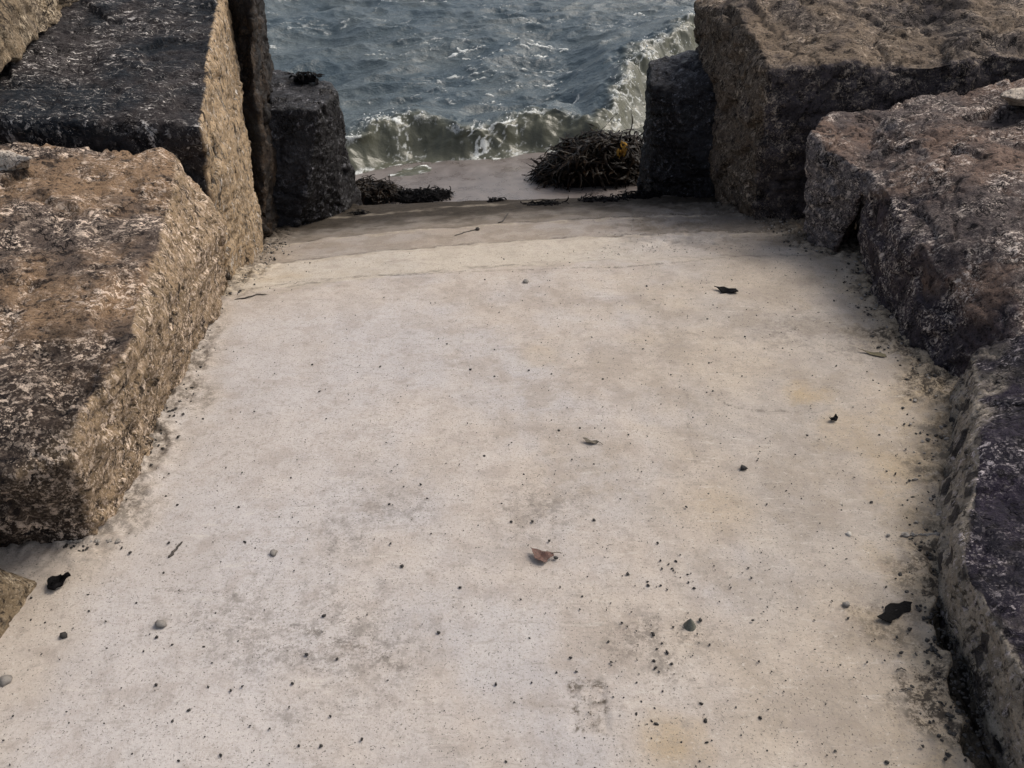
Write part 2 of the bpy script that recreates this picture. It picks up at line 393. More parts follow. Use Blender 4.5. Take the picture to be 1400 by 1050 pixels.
# hairline cracks
def crack(pts, w=.004, s=.6):
    global grey
    q = np.array([on_path(*a)[:2] for a in pts]); m = np.full(len(X), 9.)
    for i in range(len(q) - 1):
        a, b = q[i], q[i + 1]; ab = b - a
        sel = (X > min(a[0], b[0]) - .1) & (X < max(a[0], b[0]) + .1) & (Y > min(a[1], b[1]) - .1) & (Y < max(a[1], b[1]) + .1)
        t = np.clip(((X[sel] - a[0]) * ab[0] + (Y[sel] - a[1]) * ab[1]) / (ab @ ab), 0, 1)
        m[sel] = np.minimum(m[sel], np.hypot(X[sel] - a[0] - t * ab[0], Y[sel] - a[1] - t * ab[1]) + np.abs(wob[sel]) * .006)
    grey += s * sstep(w * 2.2, w * .4, m)
crack([(966, 537), (995, 553), (1020, 560), (1120, 563)], .004, .6)
crack([(390, 855), (440, 868), (500, 890), (548, 912)], .009, .3)
crack([(320, 408), (345, 400), (367, 403)], .005, .7)
crack([(225, 808), (280, 808), (320, 815)], .006, .35)
crack([(330, 398), (430, 382), (560, 376), (690, 369), (800, 366), (850, 366), (1000, 352)], .006, .55)
crack([(940, 455), (965, 462), (1000, 462)], .005, .4)
crack([(940, 540), (942, 600), (955, 640)], .004, .25)
wet = sstep(3.74, 3.80, Yb + wob * .04) * .4 + sstep(3.85, 4.15, Yb + wob * .12) * .45 + sstep(4.05, 4.3, Yb + wob * .06) * .3
wet = np.maximum(wet, rg * .55 * sstep(.3, 1.0, X + wob * .3))
strip = sstep(3.37, 3.42, Yb + wob * .04) * (1 - .3 * sstep(.35, -.1, wob))
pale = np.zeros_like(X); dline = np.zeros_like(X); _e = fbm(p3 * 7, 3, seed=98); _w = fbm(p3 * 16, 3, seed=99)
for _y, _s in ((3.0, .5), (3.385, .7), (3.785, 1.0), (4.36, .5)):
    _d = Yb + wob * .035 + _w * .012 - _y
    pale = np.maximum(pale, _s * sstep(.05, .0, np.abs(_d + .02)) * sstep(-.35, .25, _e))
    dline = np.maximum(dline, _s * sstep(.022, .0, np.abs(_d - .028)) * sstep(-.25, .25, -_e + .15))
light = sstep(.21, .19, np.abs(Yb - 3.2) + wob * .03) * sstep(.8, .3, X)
rr = np.maximum(sstep(.1, .8, X + .25 * wob) * .6, sstep(.42, .0, er + wob * .16)) * sstep(3.4, 2.9, Yb)  # brown dirt near the right edge, also painting in the boulders' shade there

n = NT('sandy_concrete')
p = n.coords()
big = n.noise(p, 1.7, 5, .6)
c = n.mix(n.ramp(big, .4, .6), (.395, .345, .30), (.365, .34, .328))
bl = n.noise(p, 5, 5, .65)
c = n.mix(n.ramp(bl, .49, .62, 0, .55), c, (.28, .238, .20))
c = n.mix(n.ramp(bl, .5, .33, 0, .3), c, (.46, .43, .40))
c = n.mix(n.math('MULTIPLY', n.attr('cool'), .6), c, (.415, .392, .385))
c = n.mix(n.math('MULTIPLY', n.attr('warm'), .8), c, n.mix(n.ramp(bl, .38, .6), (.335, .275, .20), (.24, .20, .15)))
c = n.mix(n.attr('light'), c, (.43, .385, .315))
c = n.mix(n.math('MULTIPLY', n.attr('stain'), .62), c, (.33, .245, .135))
c = n.mix(n.math('MULTIPLY', n.attr('strip'), .72), c, (.185, .15, .115))
g = n.noise(p, 150, 4, .75)
c = n.mix(n.ramp(g, .5, .66, 0, .45), c, (.20, .18, .155))
g2 = n.noise(p, 95, 5, .8, .5)
c = n.mix(n.ramp(g2, .57, .67, 0, .4), c, (.54, .51, .46))
sp = n.noise(p, 210, 2, .6)
c = n.mix(n.ramp(sp, .635, .68, 0, .85), c, (.05, .045, .04))
vv = n.noise(p, 36, 6, .75, .1)
c = n.mix(n.ramp(vv, .53, .68, 0, .5), c, (.215, .19, .165))
sc = n.noise(n.coords((.22, 1.5, 1), (0, 0, .5)), 42, 5, .7, .1); sd_ = n.noise(n.coords((.3, 1.6, 1), (0, 0, -.35)), 30, 5, .7, .2)
c = n.mix(n.ramp(sc, .58, .68, 0, .35), c, (.20, .18, .155)); c = n.mix(n.ramp(sd_, .58, .7, 0, .35), c, (.50, .46, .41))
m2 = n.noise(p, 11, 7, .7); c = n.mix(n.ramp(m2, .5, .66, 0, .4), c, (.25, .213, .185))
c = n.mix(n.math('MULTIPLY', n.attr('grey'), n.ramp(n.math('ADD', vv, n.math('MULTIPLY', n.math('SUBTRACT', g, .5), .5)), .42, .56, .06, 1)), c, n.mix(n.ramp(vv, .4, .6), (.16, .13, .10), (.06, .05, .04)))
c = n.mix(n.math('MULTIPLY', n.attr('wet'), .92), c, n.mix(n.ramp(vv, .35, .65), (.030, .024, .018), (.012, .010, .008)))
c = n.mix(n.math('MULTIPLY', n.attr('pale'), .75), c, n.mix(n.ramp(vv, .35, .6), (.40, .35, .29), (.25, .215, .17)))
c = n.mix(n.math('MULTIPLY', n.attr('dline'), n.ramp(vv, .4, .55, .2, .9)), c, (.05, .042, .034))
h = n.math('ADD', n.math('MULTIPLY', g, .5), n.math('ADD', n.math('MULTIPLY', g2, .5), n.math('MULTIPLY', vv, .8)))
M['concrete'] = n.out(c, n.ramp(n.attr('wet'), 0, 1, .9, .75), n.bump(h, .3, .010), .06)
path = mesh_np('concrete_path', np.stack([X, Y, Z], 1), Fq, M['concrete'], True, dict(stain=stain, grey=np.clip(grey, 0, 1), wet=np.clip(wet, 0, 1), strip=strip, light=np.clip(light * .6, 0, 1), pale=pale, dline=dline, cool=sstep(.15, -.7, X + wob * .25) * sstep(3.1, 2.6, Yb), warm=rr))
# front lip of the path down to the lower slab
ix = np.where(np.isclose(Y, ys[-1]))[0]
tv = np.stack([X[ix], Y[ix], Z[ix]], 1); rows = [tv]
for k, dz in enumerate((.012, .05, .12, .5)):
    q = tv.copy(); q[:, 1] += .008 + .012 * k + .012 * fbm(np.stack([tv[:, 0] * 9, np.full(len(tv), k), tv[:, 2] * 0], 1), 3, seed=99); q[:, 2] -= dz; rows.append(q)
V = np.concatenate(rows); nx = len(tv)
ff = [(r * nx + i, r * nx + i + 1, (r + 1) * nx + i + 1, (r + 1) * nx + i) for r in range(4) for i in range(nx - 1)]
lip = mesh_np('path_edge', V, ff, M['concrete'], True, dict(wet=np.full(len(V), .95), grey=np.full(len(V), .5), strip=np.ones(len(V))), parent=path)
tag(path, None, None, None, 'structure')

# ------------------------------------------------------------------ lower slab
SEA = -1.10
xs = np.arange(-2.2, 2.4, .02); ys = np.arange(4.30, 7.6, .02)
X, Y, Fq = grid(xs, ys); p3 = np.stack([X, Y, 0 * X], 1)
Z = -.955 - .16 * (Y - 4.8 - .25 * X) + fbm(p3 * 2.2, 4, seed=110) * .012
n = NT('muddy_wet_slab'); p = n.coords()
a = n.noise(p, 6, 6, .65); b = n.noise(p, 60, 5, .7)
c = n.mix(n.ramp(a, .35, .65), (.115, .098, .09), (.16, .14, .13)); c = n.mix(n.ramp(b, .55, .7, 0, .5), c, (.05, .045, .04))
M['mud'] = n.out(c, n.ramp(a, .35, .65, .2, .5), n.bump(b, .3, .01), .5)
tag(mesh_np('lower_slab', np.stack([X, Y, Z], 1), Fq, M['mud']), kind='structure')

# ------------------------------------------------------------------ ground (under and around the boulders, out to the horizon)
def stretch(lo, hi, step, far, g=1.16):
    q = list(np.arange(lo, hi, step)); s = step; a = q[-1]
    up = []
    while a < far: s *= g; a += s; up.append(a)
    s = step; a = q[0]; dn = []
    while a > -far: s *= g; a -= s; dn.append(a)
    return np.array(dn[::-1] + q + up)
xs = stretch(-5, 5, .06, 500); ys = stretch(-3, 7, .06, 500)
X, Y, Fq = grid(xs, ys); p3 = np.stack([X, Y, 0 * X], 1)
base = np.interp(Y, [-500, -6, 0, 3, 4.2, 5.2, 8, 500], [.2, -.1, -.22, -.55, -.95, -1.5, -2.2, -6])
Z = base + fbm(p3 * 4, 4, .6, seed=120) * .05
n = NT('dark_rubble_ground'); p = n.coords()
a = n.noise(p, 12, 7, .7); b = n.vor(p, 26)
c = n.mix(n.ramp(a, .35, .65), (.022, .018, .015), (.07, .058, .046)); c = n.mix(n.ramp(b, .1, .5, .5, 0), c, (.12, .10, .085))
M['ground'] = n.out(c, .85, n.bump(n.math('SUBTRACT', a, b), .8, .04))
tag(mesh_np('ground', np.stack([X, Y, Z], 1), Fq, M['ground']), kind='structure')

# ------------------------------------------------------------------ sea
def axis(lo, hi, step, flo, fhi, g=1.13):
    q = list(np.arange(lo, hi, step)); s = step; a = q[-1]; up = []
    while a < fhi: s *= g; a += s; up.append(a)
    s = step; a = q[0]; dn = []
    while a > flo: s *= g; a -= s; dn.append(a)
    return np.array(dn[::-1] + q + up)
xs = axis(-3.2, 3.6, .013, -600, 600); ys = np.array([v for v in axis(4.6, 10.6, .013, 4.3, 900)])
X, Y, Fq = grid(xs, ys); p3 = np.stack([X, Y, 0 * X], 1)
crest = [(-2.6, 5.3), (-1.25, 5.66), (-.95, 5.98), (-.8, 6.06), (-.55, 6.02), (-.32, 5.92), (-.05, 6.02), (.27, 6.12), (.50, 6.04), (.68, 6.12), (.80, 6.38), (.92, 6.80), (1.03, 7.15), (1.2, 7.5), (1.64, 8.1), (2.6, 8.8)]
cw = np.array(crest)
for _ in range(3):
    cw = np.concatenate([cw[:1], np.stack([.75 * cw[:-1] + .25 * cw[1:], .25 * cw[:-1] + .75 * cw[1:]], 1).reshape(-1, 2), cw[-1:]])
wx = X + fbm(p3 * 1.6, 3, seed=131) * .12; wy = Y + fbm(p3 * 1.9, 3, seed=132) * .10
md = np.full(len(X), 1e9); sg = np.zeros(len(X)); tt = np.zeros(len(X))
for i in range(len(cw) - 1):
    a, b = cw[i], cw[i + 1]; ab = b - a
    t = np.clip(((wx - a[0]) * ab[0] + (wy - a[1]) * ab[1]) / (ab @ ab), 0, 1)
    dx, dy = wx - a[0] - t * ab[0], wy - a[1] - t * ab[1]; d = np.hypot(dx, dy)
    m = d < md; md = np.where(m, d, md); sg = np.where(m, np.sign(ab[0] * dy - ab[1] * dx), sg); tt = np.where(m, a[0] + t * ab[0], tt)
sd = md * np.where(sg == 0, 1, sg)                                 # + seaward, - shoreward
amp = np.interp(tt, [-2.6, -1.2, -.8, -.35, .2, .6, .8, 1.0, 1.6, 2.6], [.16, .17, .22, .15, .21, .17, .20, .23, .25, .25])
hb = np.where(sd > 0, np.exp(-(sd / .42) ** 2), np.exp(-(sd / .145) ** 2)) * amp
hb -= np.where(sd < 0, np.exp(-((sd + .30) / .16) ** 2), 0) * .03
q = np.stack([X * .9 + Y * .25, Y * 2.0 - X * .3, 0 * X], 1)
ch = (.5 - np.abs(perlin(q * 1.1, 140))) * .15 + (.4 - np.abs(perlin(q * 2.6 + 3.1, 141))) * .06 + (.4 - np.abs(perlin(q * np.array([6.5, 5, 1]), 142))) * .016 + fbm(q * 13, 3, .6, seed=143) * .005
far = sstep(.05, .6, sd)
ch = ch - .03
near = sstep(-.0, -.25, sd)
Z = SEA + hb + ch * (.18 + .82 * far) * np.clip(1.3 - Y / 200, .2, 1) + .05 * np.sin(Y * 1.7 + X * .35) * far
Z = np.where(sd < 0, Z + fbm(p3 * np.array([4, 7, 1]), 3, .5, seed=150) * .012, Z)
lip = np.exp(-((sd - .0) / .07) ** 2) * sstep(-.2, .3, fbm(p3 * 2.3, 2, seed=151))
Yd = Y - lip * .06
Z += fbm(p3 * np.array([4, 6, 1]), 4, .6, seed=152) * .05 * np.exp(-(sd / .22) ** 2)
# foam
n1 = fbm(p3 * np.array([9, 14, 1]), 4, .65, seed=160)
f1, f2, _, _ = worley(p3 * np.array([11, 15, 1]) + np.stack([n1, n1, 0 * n1], 1) * .35, 161)
lace = sstep(.13, .02, f2 - f1)
rid = 1 - np.abs(fbm(q * np.array([1.3, 2.3, 1]) + 9, 3, .55, seed=162)) * 2
rid2 = 1 - np.abs(fbm(q * np.array([3.0, 5.5, 1]) + 4, 3, .55, seed=163)) * 2
ptch = sstep(-.05, .4, fbm(q * .8, 3, seed=164))
foam = sstep(.80, .98, rid) * ptch * .95 * far * sstep(-.2, .3, n1)
foam += sstep(.70, .99, rid2) * sstep(-.1, .4, fbm(q * 1.1 + 7, 3, seed=165)) * .5 * far
foam += np.exp(-((sd + .01) / .06) ** 2) * sstep(-.05, .4, n1) * np.interp(tt, [-1.2, -.85, -.6, -.35, -.1, .3, .6, .8, 1.7], [.8, .95, .35, .6, .9, .7, .3, .7, .6])
def blob(px, py, z, rx, ry, s):
    c = atz(px, py, z); d = np.hypot((X - c[0]) / rx, (Y - c[1]) / ry)
    return s * sstep(1.2, .3, d + n1 * .35)
lz = np.clip(lace * 1.0 + sstep(.25, .6, n1) * .8, 0, 1)
for b in [(520, 175, -.98, .22, .2, .95), (560, 190, -1.0, .14, .14, .75), (655, 185, -.97, .12, .22, 1.0), (690, 165, -.92, .2, .16, .8), (490, 200, -1.05, .12, .12, .6), (700, 200, -1.05, .28, .07, .7), (585, 222, -1.08, .10, .05, 1.3), (640, 216, -1.08, .13, .035, 1.0), (690, 212, -1.08, .13, .03, .8),
          (862, 100, -.8, .16, .5, .7), (890, 62, -.8, .22, .5, .7), (930, 40, -.8, .3, .4, .55), (843, 150, -.9, .08, .4, .8), (860, 185, -1.05, .1, .15, .7), (600, 165, -.93, .08, .1, .3)]:
    foam = np.maximum(foam, blob(*b) * lz)
slz = -.955 - .16 * (Y - 4.8 - .25 * X)
foam = np.maximum(foam, sstep(.045, .004, Z - slz) * (Z > slz - .02) * np.clip(.1 + n1 * 1.3, 0, .8))
foam_h = foam * (slz < SEA - .06)
foam = np.maximum(foam, .55 * lace * sstep(.05, .5, fbm(p3 * np.array([3, 4, 1]), 3, seed=167)) * sstep(.05, -.05, sd) * sstep(-.6, -.2, sd))
foam = np.clip(foam, 0, 1)
Z += np.clip(foam_h, 0, 1) * (.010 + .016 * np.clip(n1, -.5, 1))
n = NT('grey_green_sea'); p = n.coords()
st = n.coords((1, 1.8, 1))
rp1 = n.noise(st, 14, 5, .6); rp2 = n.noise(st, 55, 3, .6)
tone = n.noise(p, 1.3, 4)
c = n.mix(n.attr('front'), n.mix(n.ramp(tone, .38, .62), (.048, .068, .080), (.072, .090, .096)), (.080, .082, .060))
fn = n.noise(p, 48, 6, .78, .3)
fm = n.ramp(n.math('ADD', n.attr('foam'), n.math('MULTIPLY', n.math('SUBTRACT', fn, .5), 1.5)), .22, 1.0)
c = n.mix(fm, c, (.62, .64, .62))
hh = n.math('ADD', n.math('MULTIPLY', rp1, 1.0), n.math('ADD', n.math('MULTIPLY', rp2, .35), n.math('MULTIPLY', n.math('MULTIPLY', fn, fm), .5)))
M['sea'] = n.out(c, n.ramp(fm, 0, 1, .16, .8), n.bump(n.math('MULTIPLY', hh, n.ramp(n.attr('front'), 0, 1, 1, .35)), .5, .03), .5)
n.b.inputs['IOR'].default_value = 1.33
front = sstep(.12, -.05, sd)
sea = mesh_np('sea', np.stack([X, Yd, Z], 1), Fq, M['sea'], True, dict(foam=foam, front=front))
tag(sea, kind='structure')
# loose foam droplets thrown up along the crest
idx = np.where((foam > .45) & (Y < 9) & (np.abs(X) < 2.2) & (np.abs(sd) < .14))[0]
pick = RNG.choice(idx, min(240, len(idx)), replace=False)
bm = bmesh.new()
for k in pick:
    r = RNG.uniform(.002, .007) * (1 if RNG.random() < .85 else 1.6)
    bmesh.ops.create_icosphere(bm, subdivisions=1, radius=r)
    bm.verts.ensure_lookup_table()
    o = Vector((X[k] + RNG.normal() * .02, Yd[k] + RNG.normal() * .02, Z[k] + abs(RNG.normal()) * .018))
    for v in bm.verts[-12:]: v.co += o
me = bpy.data.meshes.new('sea_foam'); bm.to_mesh(me); bm.free()
for q_ in me.polygons: q_.use_smooth = True
n = NT('white_foam'); M['foam'] = n.out((.66, .68, .67), .5)
me.materials.append(M['foam']); o = bpy.data.objects.new('sea_foam', me); C.objects.link(o)
tag(o, 'white foam droplets along the breaking wave crests', 'foam', None, 'stuff')

# ------------------------------------------------------------------ seaweed
def weed_mat(name, a, b, rough=.28, spec=.16):
    n = NT(name); p = n.coords(); q = n.noise(p, 22, 4)
    return n.out(n.mix(n.ramp(q, .35, .65), a, b), rough, n.bump(n.noise(p, 90, 3), .4, .01), spec)
M['weed'] = weed_mat('dark_brown_seaweed', (.0035, .0024, .0018), (.014, .008, .0035), .25, .07)
M['weed_black'] = weed_mat('black_seaweed', (.003, .0028, .003), (.006, .0055, .006), .6, .04)
M['weed_y'] = weed_mat('yellow_seaweed', (.42, .24, .04), (.30, .16, .03), .35)

def ribbon(V, F, p, d, up, L, w, rnd, seg=6):
    d = d / np.linalg.norm(d); s = np.cross(d, up); s /= np.linalg.norm(s) + 1e-9
    b0 = len(V); th = .0012
    curl = rnd.normal() * 1.8; drop = rnd.uniform(.5, 3.4)
    pos = p.copy()
    for i in range(seg + 1):
        t = i / seg; ww = w * (.45 + .9 * math.sin(math.pi * min(t * .9 + .12, 1))) * .5
        rk = up * .003 * math.sin(t * 9 + curl * 3)
        V += [pos - s * ww + rk, pos + up * th * 2, pos + s * ww - rk]
        d = d + s * curl / seg * .6 - up * drop / seg * .5 + rnd.normal(size=3) * .12; d /= np.linalg.norm(d)
        s = np.cross(d, up); s /= np.linalg.norm(s) + 1e-9
        pos = pos + d * L / seg
    for i in range(seg):
        for k in (0, 1):
            a = b0 + i * 3 + k; F.append((a, a + 1, a + 4, a + 3))

def heap(name, label, c, rx, ry, hgt, count, mat, seed, floor, size=(.06, .16), wid=(.008, .022), group=None, shape=None):
    rnd = np.random.default_rng(seed); V, F = [], []
    for k in range(count):
        while True:
            u, v = rnd.uniform(-1, 1, 2)
            if u * u + v * v < 1: break
        e = (1 - (u * u + v * v)) ** .33
        if shape: e *= shape(u, v)
        x, y = c[0] + u * rx, c[1] + v * ry
        e *= .85 + .22 * math.sin(u * 5.1 + seed) * math.cos(v * 4.3 + seed * 2) + .2 * math.sin(u * 13 + v * 9 + seed)
        z = floor(x, y) + .006 + hgt * min(max(e, .05), .88) * rnd.uniform(.25, 1.0) ** .5
        d = P([rnd.normal() + .3 * u, rnd.normal() * .7 + .2 * v, rnd.normal() * .15]); up = P([u * .5 + rnd.normal() * .25, v * .5 - .1 + rnd.normal() * .25, 1.]); up /= np.linalg.norm(up)
        ribbon(V, F, P([x, y, z]), d, up, rnd.uniform(*size), rnd.uniform(*wid), rnd)
    # lumpy core so that the heap is solid
    nu, nvv = 28, 9; b0 = len(V)
    for j in range(nvv + 1):
        for i in range(nu):
            t = 2 * math.pi * i / nu; r = j / nvv
            u, v = r * math.cos(t), r * math.sin(t); e = max(1 - r * r, 0) ** .6
            if shape: e *= shape(u, v)
            x, y = c[0] + u * rx * .95, c[1] + v * ry * .95
            V.append(P([x, y, floor(x, y) - .004 + hgt * .62 * min(e, .88) * (1 + .16 * rnd.normal() * min(1, 2 * r))]))
    for j in range(nvv):
        for i in range(nu):
            a = b0 + j * nu + i; b = b0 + j * nu + (i + 1) % nu
            F.append((a, a + nu, b + nu, b))
    V = np.array(V); og = (c[0], c[1], floor(c[0], c[1]))
    if name != 'seaweed_heap':
        return tag(mesh_np(name, V, F, mat, True, origin=og), label, 'seaweed', group)
    e = bpy.data.objects.new(name, None); C.objects.link(e); e.location = og; e.empty_display_size = .1
    nf = nvv * nu
    mesh_np('fronds', V[:b0], F[:-nf], mat, True, parent=e, origin=og)
    mesh_np('matted_base', V[b0:], np.array(F[-nf:]) - b0, M['weed_black'], True, parent=e, origin=og)
    return tag(e, label, 'seaweed', group)

slab_z = lambda x, y: -.955 - .16 * (y - 4.8 - .25 * x)
def at_slab(px, py):
    z = -1.0
    for _ in range(8): q = atz(px, py, z); z = slab_z(q[0], q[1])
    return q
q = at_slab(812, 252)
hp = heap('seaweed_heap', 'big dark heap of kelp washed up beside the small black block', (q[0] + .02, q[1] + .16), .37, .24, .34, 3000, M['weed'], 51, slab_z, (.05, .19), (.004, .015), shape=lambda u, v: .55 + .45 * sstep(-.9, .0, np.array(u)) + .1 * math.sin(u * 8 + 2 * v))
V, F = [], []; rnd = np.random.default_rng(5)
yp = aty(850, 203, q[1] - .035)
for k in range(12):
    ribbon(V, F, yp + rnd.normal(size=3) * P([.016, .008, .022]), P([rnd.normal(), rnd.normal() * .4 - .2, -.8]), P([0, -.75, .6]), rnd.uniform(.04, .08), rnd.uniform(.006, .014), rnd)
yf = mesh_np('yellow_frond', np.array(V), F, M['weed_y'], True, parent=hp, origin=yp); yf['label'] = 'bright yellow frond caught in the dark heap'
q = at_slab(500, 274)
heap('seaweed_heap', 'dark seaweed heap against the foot of the short wet grey block', (q[0] - .02, q[1] + .05), .25, .17, .12, 900, M['weed'], 52, slab_z, (.03, .09), (.004, .011))
q = at_slab(575, 272)
heap('seaweed_heap', 'low seaweed heap on the grey slab, right of the left heap', (q[0] + .01, q[1] + .02), .20, .10, .055, 520, M['weed_black'], 53, slab_z, (.02, .06), (.003, .009))
pz = lambda x, y: float(prof(x, y))
for (a, b, rx, ry, hh_, cnt, lab, fl) in [
    (745, 279, .11, .04, .012, 60, 'thin flat strip of black seaweed near the right end of the path edge', pz),
    (822, 274, .14, .045, .02, 90, 'black seaweed scraps on the path edge below the big kelp heap', pz),
    (678, 268, .05, .02, .018, 24, 'small tangle of seaweed alone on the middle of the path edge', pz),
    (870, 262, .12, .05, .035, 90, 'seaweed mat joining the big kelp heap to the small black block', pz),
    (492, 292, .05, .02, .01, 20, 'few seaweed bits at the path edge below the left heap', pz)]:
    q = on_path(a, b)
    heap('seaweed_tangle', lab, (q[0], min(q[1], 4.43)), rx, ry, hh_, cnt, M['weed_black'], int(a), fl, (.02, .07), (.003, .010), 'seaweed scraps on the seaward edge of the path')
q = atz(418, 106, .012)
heap('seaweed_tangle', 'black seaweed tuft on top of the short wet grey block', (q[0], q[1]), .07, .03, .045, 50, M['weed_black'], 61, lambda x, y: 0.0, (.03, .07), (.004, .01))

# ------------------------------------------------------------------ small things lying on the concrete
def debris_mat(name, a, b, rough=.7):
    n = NT(name); p = n.coords(); q = n.noise(p, 160, 4, .7)
    return n.out(n.mix(n.ramp(q, .35, .65), a, b), rough, n.bump(q, .6, .003))
M['leaf'] = debris_mat('dry_brown_leaf', (.10, .046, .032), (.06, .03, .022))
M['leaf_dark'] = debris_mat('dark_dead_leaf', (.06, .05, .035), (.10, .08, .055))
M['leaf_green'] = debris_mat('olive_leaf', (.07, .06, .028), (.12, .095, .045))
M['grit_dark'] = debris_mat('dark_grit', (.012, .010, .009), (.03, .026, .022))
M['peb_grey'] = debris_mat('grey_pebble', (.16, .145, .125), (.24, .22, .2))
M['peb_pale'] = debris_mat('pale_pebble', (.36, .33, .29), (.46, .43, .39))
M['shell'] = debris_mat('grey_green_shell', (.06, .065, .052), (.11, .11, .09), .5)
M['twig'] = debris_mat('dark_twig', (.022, .018, .015), (.045, .036, .028))

def flake(name, label, cat, px, py, outline, mat, rot=0, curl=.006, thick=.0015, tilt=0, stalk=None):
    """leaf or weed scrap: an outline (metres) filled, curled, given thickness"""
    c = on_path(px, py, .002); bm = bmesh.new()
    vs = [bm.verts.new((a, b, 0)) for a, b in outline]; bm.faces.new(vs)
    bmesh.ops.triangulate(bm, faces=bm.faces[:])
    bmesh.ops.subdivide_edges(bm, edges=bm.edges[:], cuts=3, use_grid_fill=True)
    bmesh.ops.triangulate(bm, faces=bm.faces[:])
    R_ = max(max(abs(a), abs(b)) for a, b in outline)
    ox = random.random() * 9
    for v in bm.verts:
        x, y = v.co.x / R_, v.co.y / R_
        v.co.z = curl * (x * x + .5 * y * y) + curl * .5 * math.sin(x * 5 + ox) * math.cos(y * 4 + ox) + curl * .5
        v.co.x += .04 * R_ * math.sin(y * 11 + ox)
    ge = bmesh.ops.extrude_face_region(bm, geom=bm.faces[:])
    for v in [g for g in ge['geom'] if isinstance(g, bmesh.types.BMVert)]: v.co.z += thick
    bmesh.ops.recalc_face_normals(bm, faces=bm.faces[:])
    me = bpy.data.meshes.new(name); bm.to_mesh(me); bm.free(); me.materials.append(mat)
    o = bpy.data.objects.new(name, me); C.objects.link(o); o.location = c
    if stalk:
        e = bpy.data.objects.new(name, None); C.objects.link(e); e.location = c; e.empty_display_size = .03
        o.name = 'blade'; o.parent = e; o.location = (0, 0, 0); o = e
        tip = P(stalk[0]); end = P(stalk[1]); V, F = [], []
        for i in range(6):
            t = i / 5; q = tip + (end - tip) * t + P([0, .003 * math.sin(3 * t)])
            for k in range(6): an = 2 * math.pi * k / 6; V.append(P([q[0], q[1] + .0011 * math.cos(an), .003 + curl * (1 - t) + .0011 * math.sin(an)]))
        for i in range(5):
            for k in range(6): F.append((i * 6 + k, i * 6 + (k + 1) % 6, i * 6 + (k + 1) % 6 + 6, i * 6 + k + 6))
        st = mesh_np('stalk', np.array(V), F, M['leaf_dark']); st.parent = e
    s = math.atan(-float(prof(c[0], c[1] + .05) - prof(c[0], c[1] - .05)) / .1)
    o.rotation_euler = (-s, tilt, rot)
    return tag(o, label, cat)

def stick(name, label, cat, pix, r, mat, knob=None, lift=.003, taper=.6):
    pts = [on_path(a, b, lift) for a, b in pix]; V, F = [], []; N = 7
    fine = []
    for i in range(len(pts) - 1):
        for k in range(4): fine.append(pts[i] + (pts[i + 1] - pts[i]) * k / 4)
    fine.append(pts[-1]); fine = [f_ + np.random.default_rng(i).normal(size=3) * r * .25 for i, f_ in enumerate(fine)]
    for i, f_ in enumerate(fine):
        d = fine[min(i + 1, len(fine) - 1)] - fine[max(i - 1, 0)]; d /= np.linalg.norm(d)
        s = np.cross(d, P([0, 0, 1.])); s /= np.linalg.norm(s); u = np.cross(s, d)
        rr_ = r * (1 - (1 - taper) * i / (len(fine) - 1)) * (.12 if i in (0, len(fine) - 1) else 1)
        if knob and i >= len(fine) - 3 and i < len(fine) - 1: rr_ = knob
        for k in range(N): t = 2 * math.pi * k / N; V.append(f_ + (s * math.cos(t) + u * math.sin(t)) * rr_)
    for i in range(len(fine) - 1):
        for k in range(N): a = i * N + k; b = i * N + (k + 1) % N; F.append((a, b, b + N, a + N))
    o = mesh_np(name, np.array(V), F, mat, True, origin=pts[0]); return tag(o, label, cat)

def pebble_mesh(name, mat, seed, sq=.6, sub=2):
    bm = bmesh.new(); bmesh.ops.create_icosphere(bm, subdivisions=sub, radius=1.0)
    co = np.array([v.co[:] for v in bm.verts])
    d = 1 + fbm(co * 1.1 + seed * 7.7, 3, seed=seed) * .55
    for v, k in zip(bm.verts, d): v.co *= float(k); v.co.z *= sq
    for f_ in bm.faces: f_.smooth = True
    me = bpy.data.meshes.new(name); bm.to_mesh(me); bm.free(); me.materials.append(mat); return me

def pebble(name, label, cat, px, py, r, me, group=None, asp=1.0):
    o = bpy.data.objects.new(name, me); C.objects.link(o); c = on_path(px, py)
    o.location = (c[0], c[1], c[2] + r * .35 + .0015); o.scale = (r, r * asp, r); o.rotation_euler = (0, 0, random.random() * 6.3)
    return tag(o, label, cat, group)

flake('leaf', 'curled reddish brown dry leaf in the middle of the path', 'leaf', 742, 761,
      [(-.029, .022), (-.018, .019), (-.006, .015), (.012, .010), (.028, .006), (.026, -.004), (.012, -.014), (.004, -.025), (-.010, -.022), (-.021, -.010)], M['leaf'], .0, .007, stalk=[(.022, .002), (.046, .009)])
flake('leaf', 'dark shrivelled leaf lying above the reddish brown leaf', 'leaf', 808, 605, [(-.024, .009), (-.008, .009), (.016, .003), (.024, -.006), (.006, -.010), (-.014, -.005)], M['leaf_dark'], -.1, .006, stalk=[(.018, -.004), (.034, -.010)])
flake('leaf', 'olive narrow pod-like leaf near the broad right boulder', 'leaf', 1195, 485, [(-.046, .028), (-.02, .018), (.012, .006), (.034, -.008), (.030, -.022), (.010, -.018), (-.018, .002)], M['leaf_green'], .0, .006)
flake('seaweed_scrap', 'flat ragged blue-black seaweed scrap beside the nearest right boulder', 'seaweed', 1232, 840,
      [(-.060, -.010), (-.038, .006), (-.030, .018), (-.012, .030), (.008, .030), (.020, .036), (.038, .028), (.030, .016), (.020, .004), (.004, .002), (-.006, -.010), (-.022, -.014), (-.036, -.026), (-.05, -.018)], M['weed_black'], .05, .004, .002)
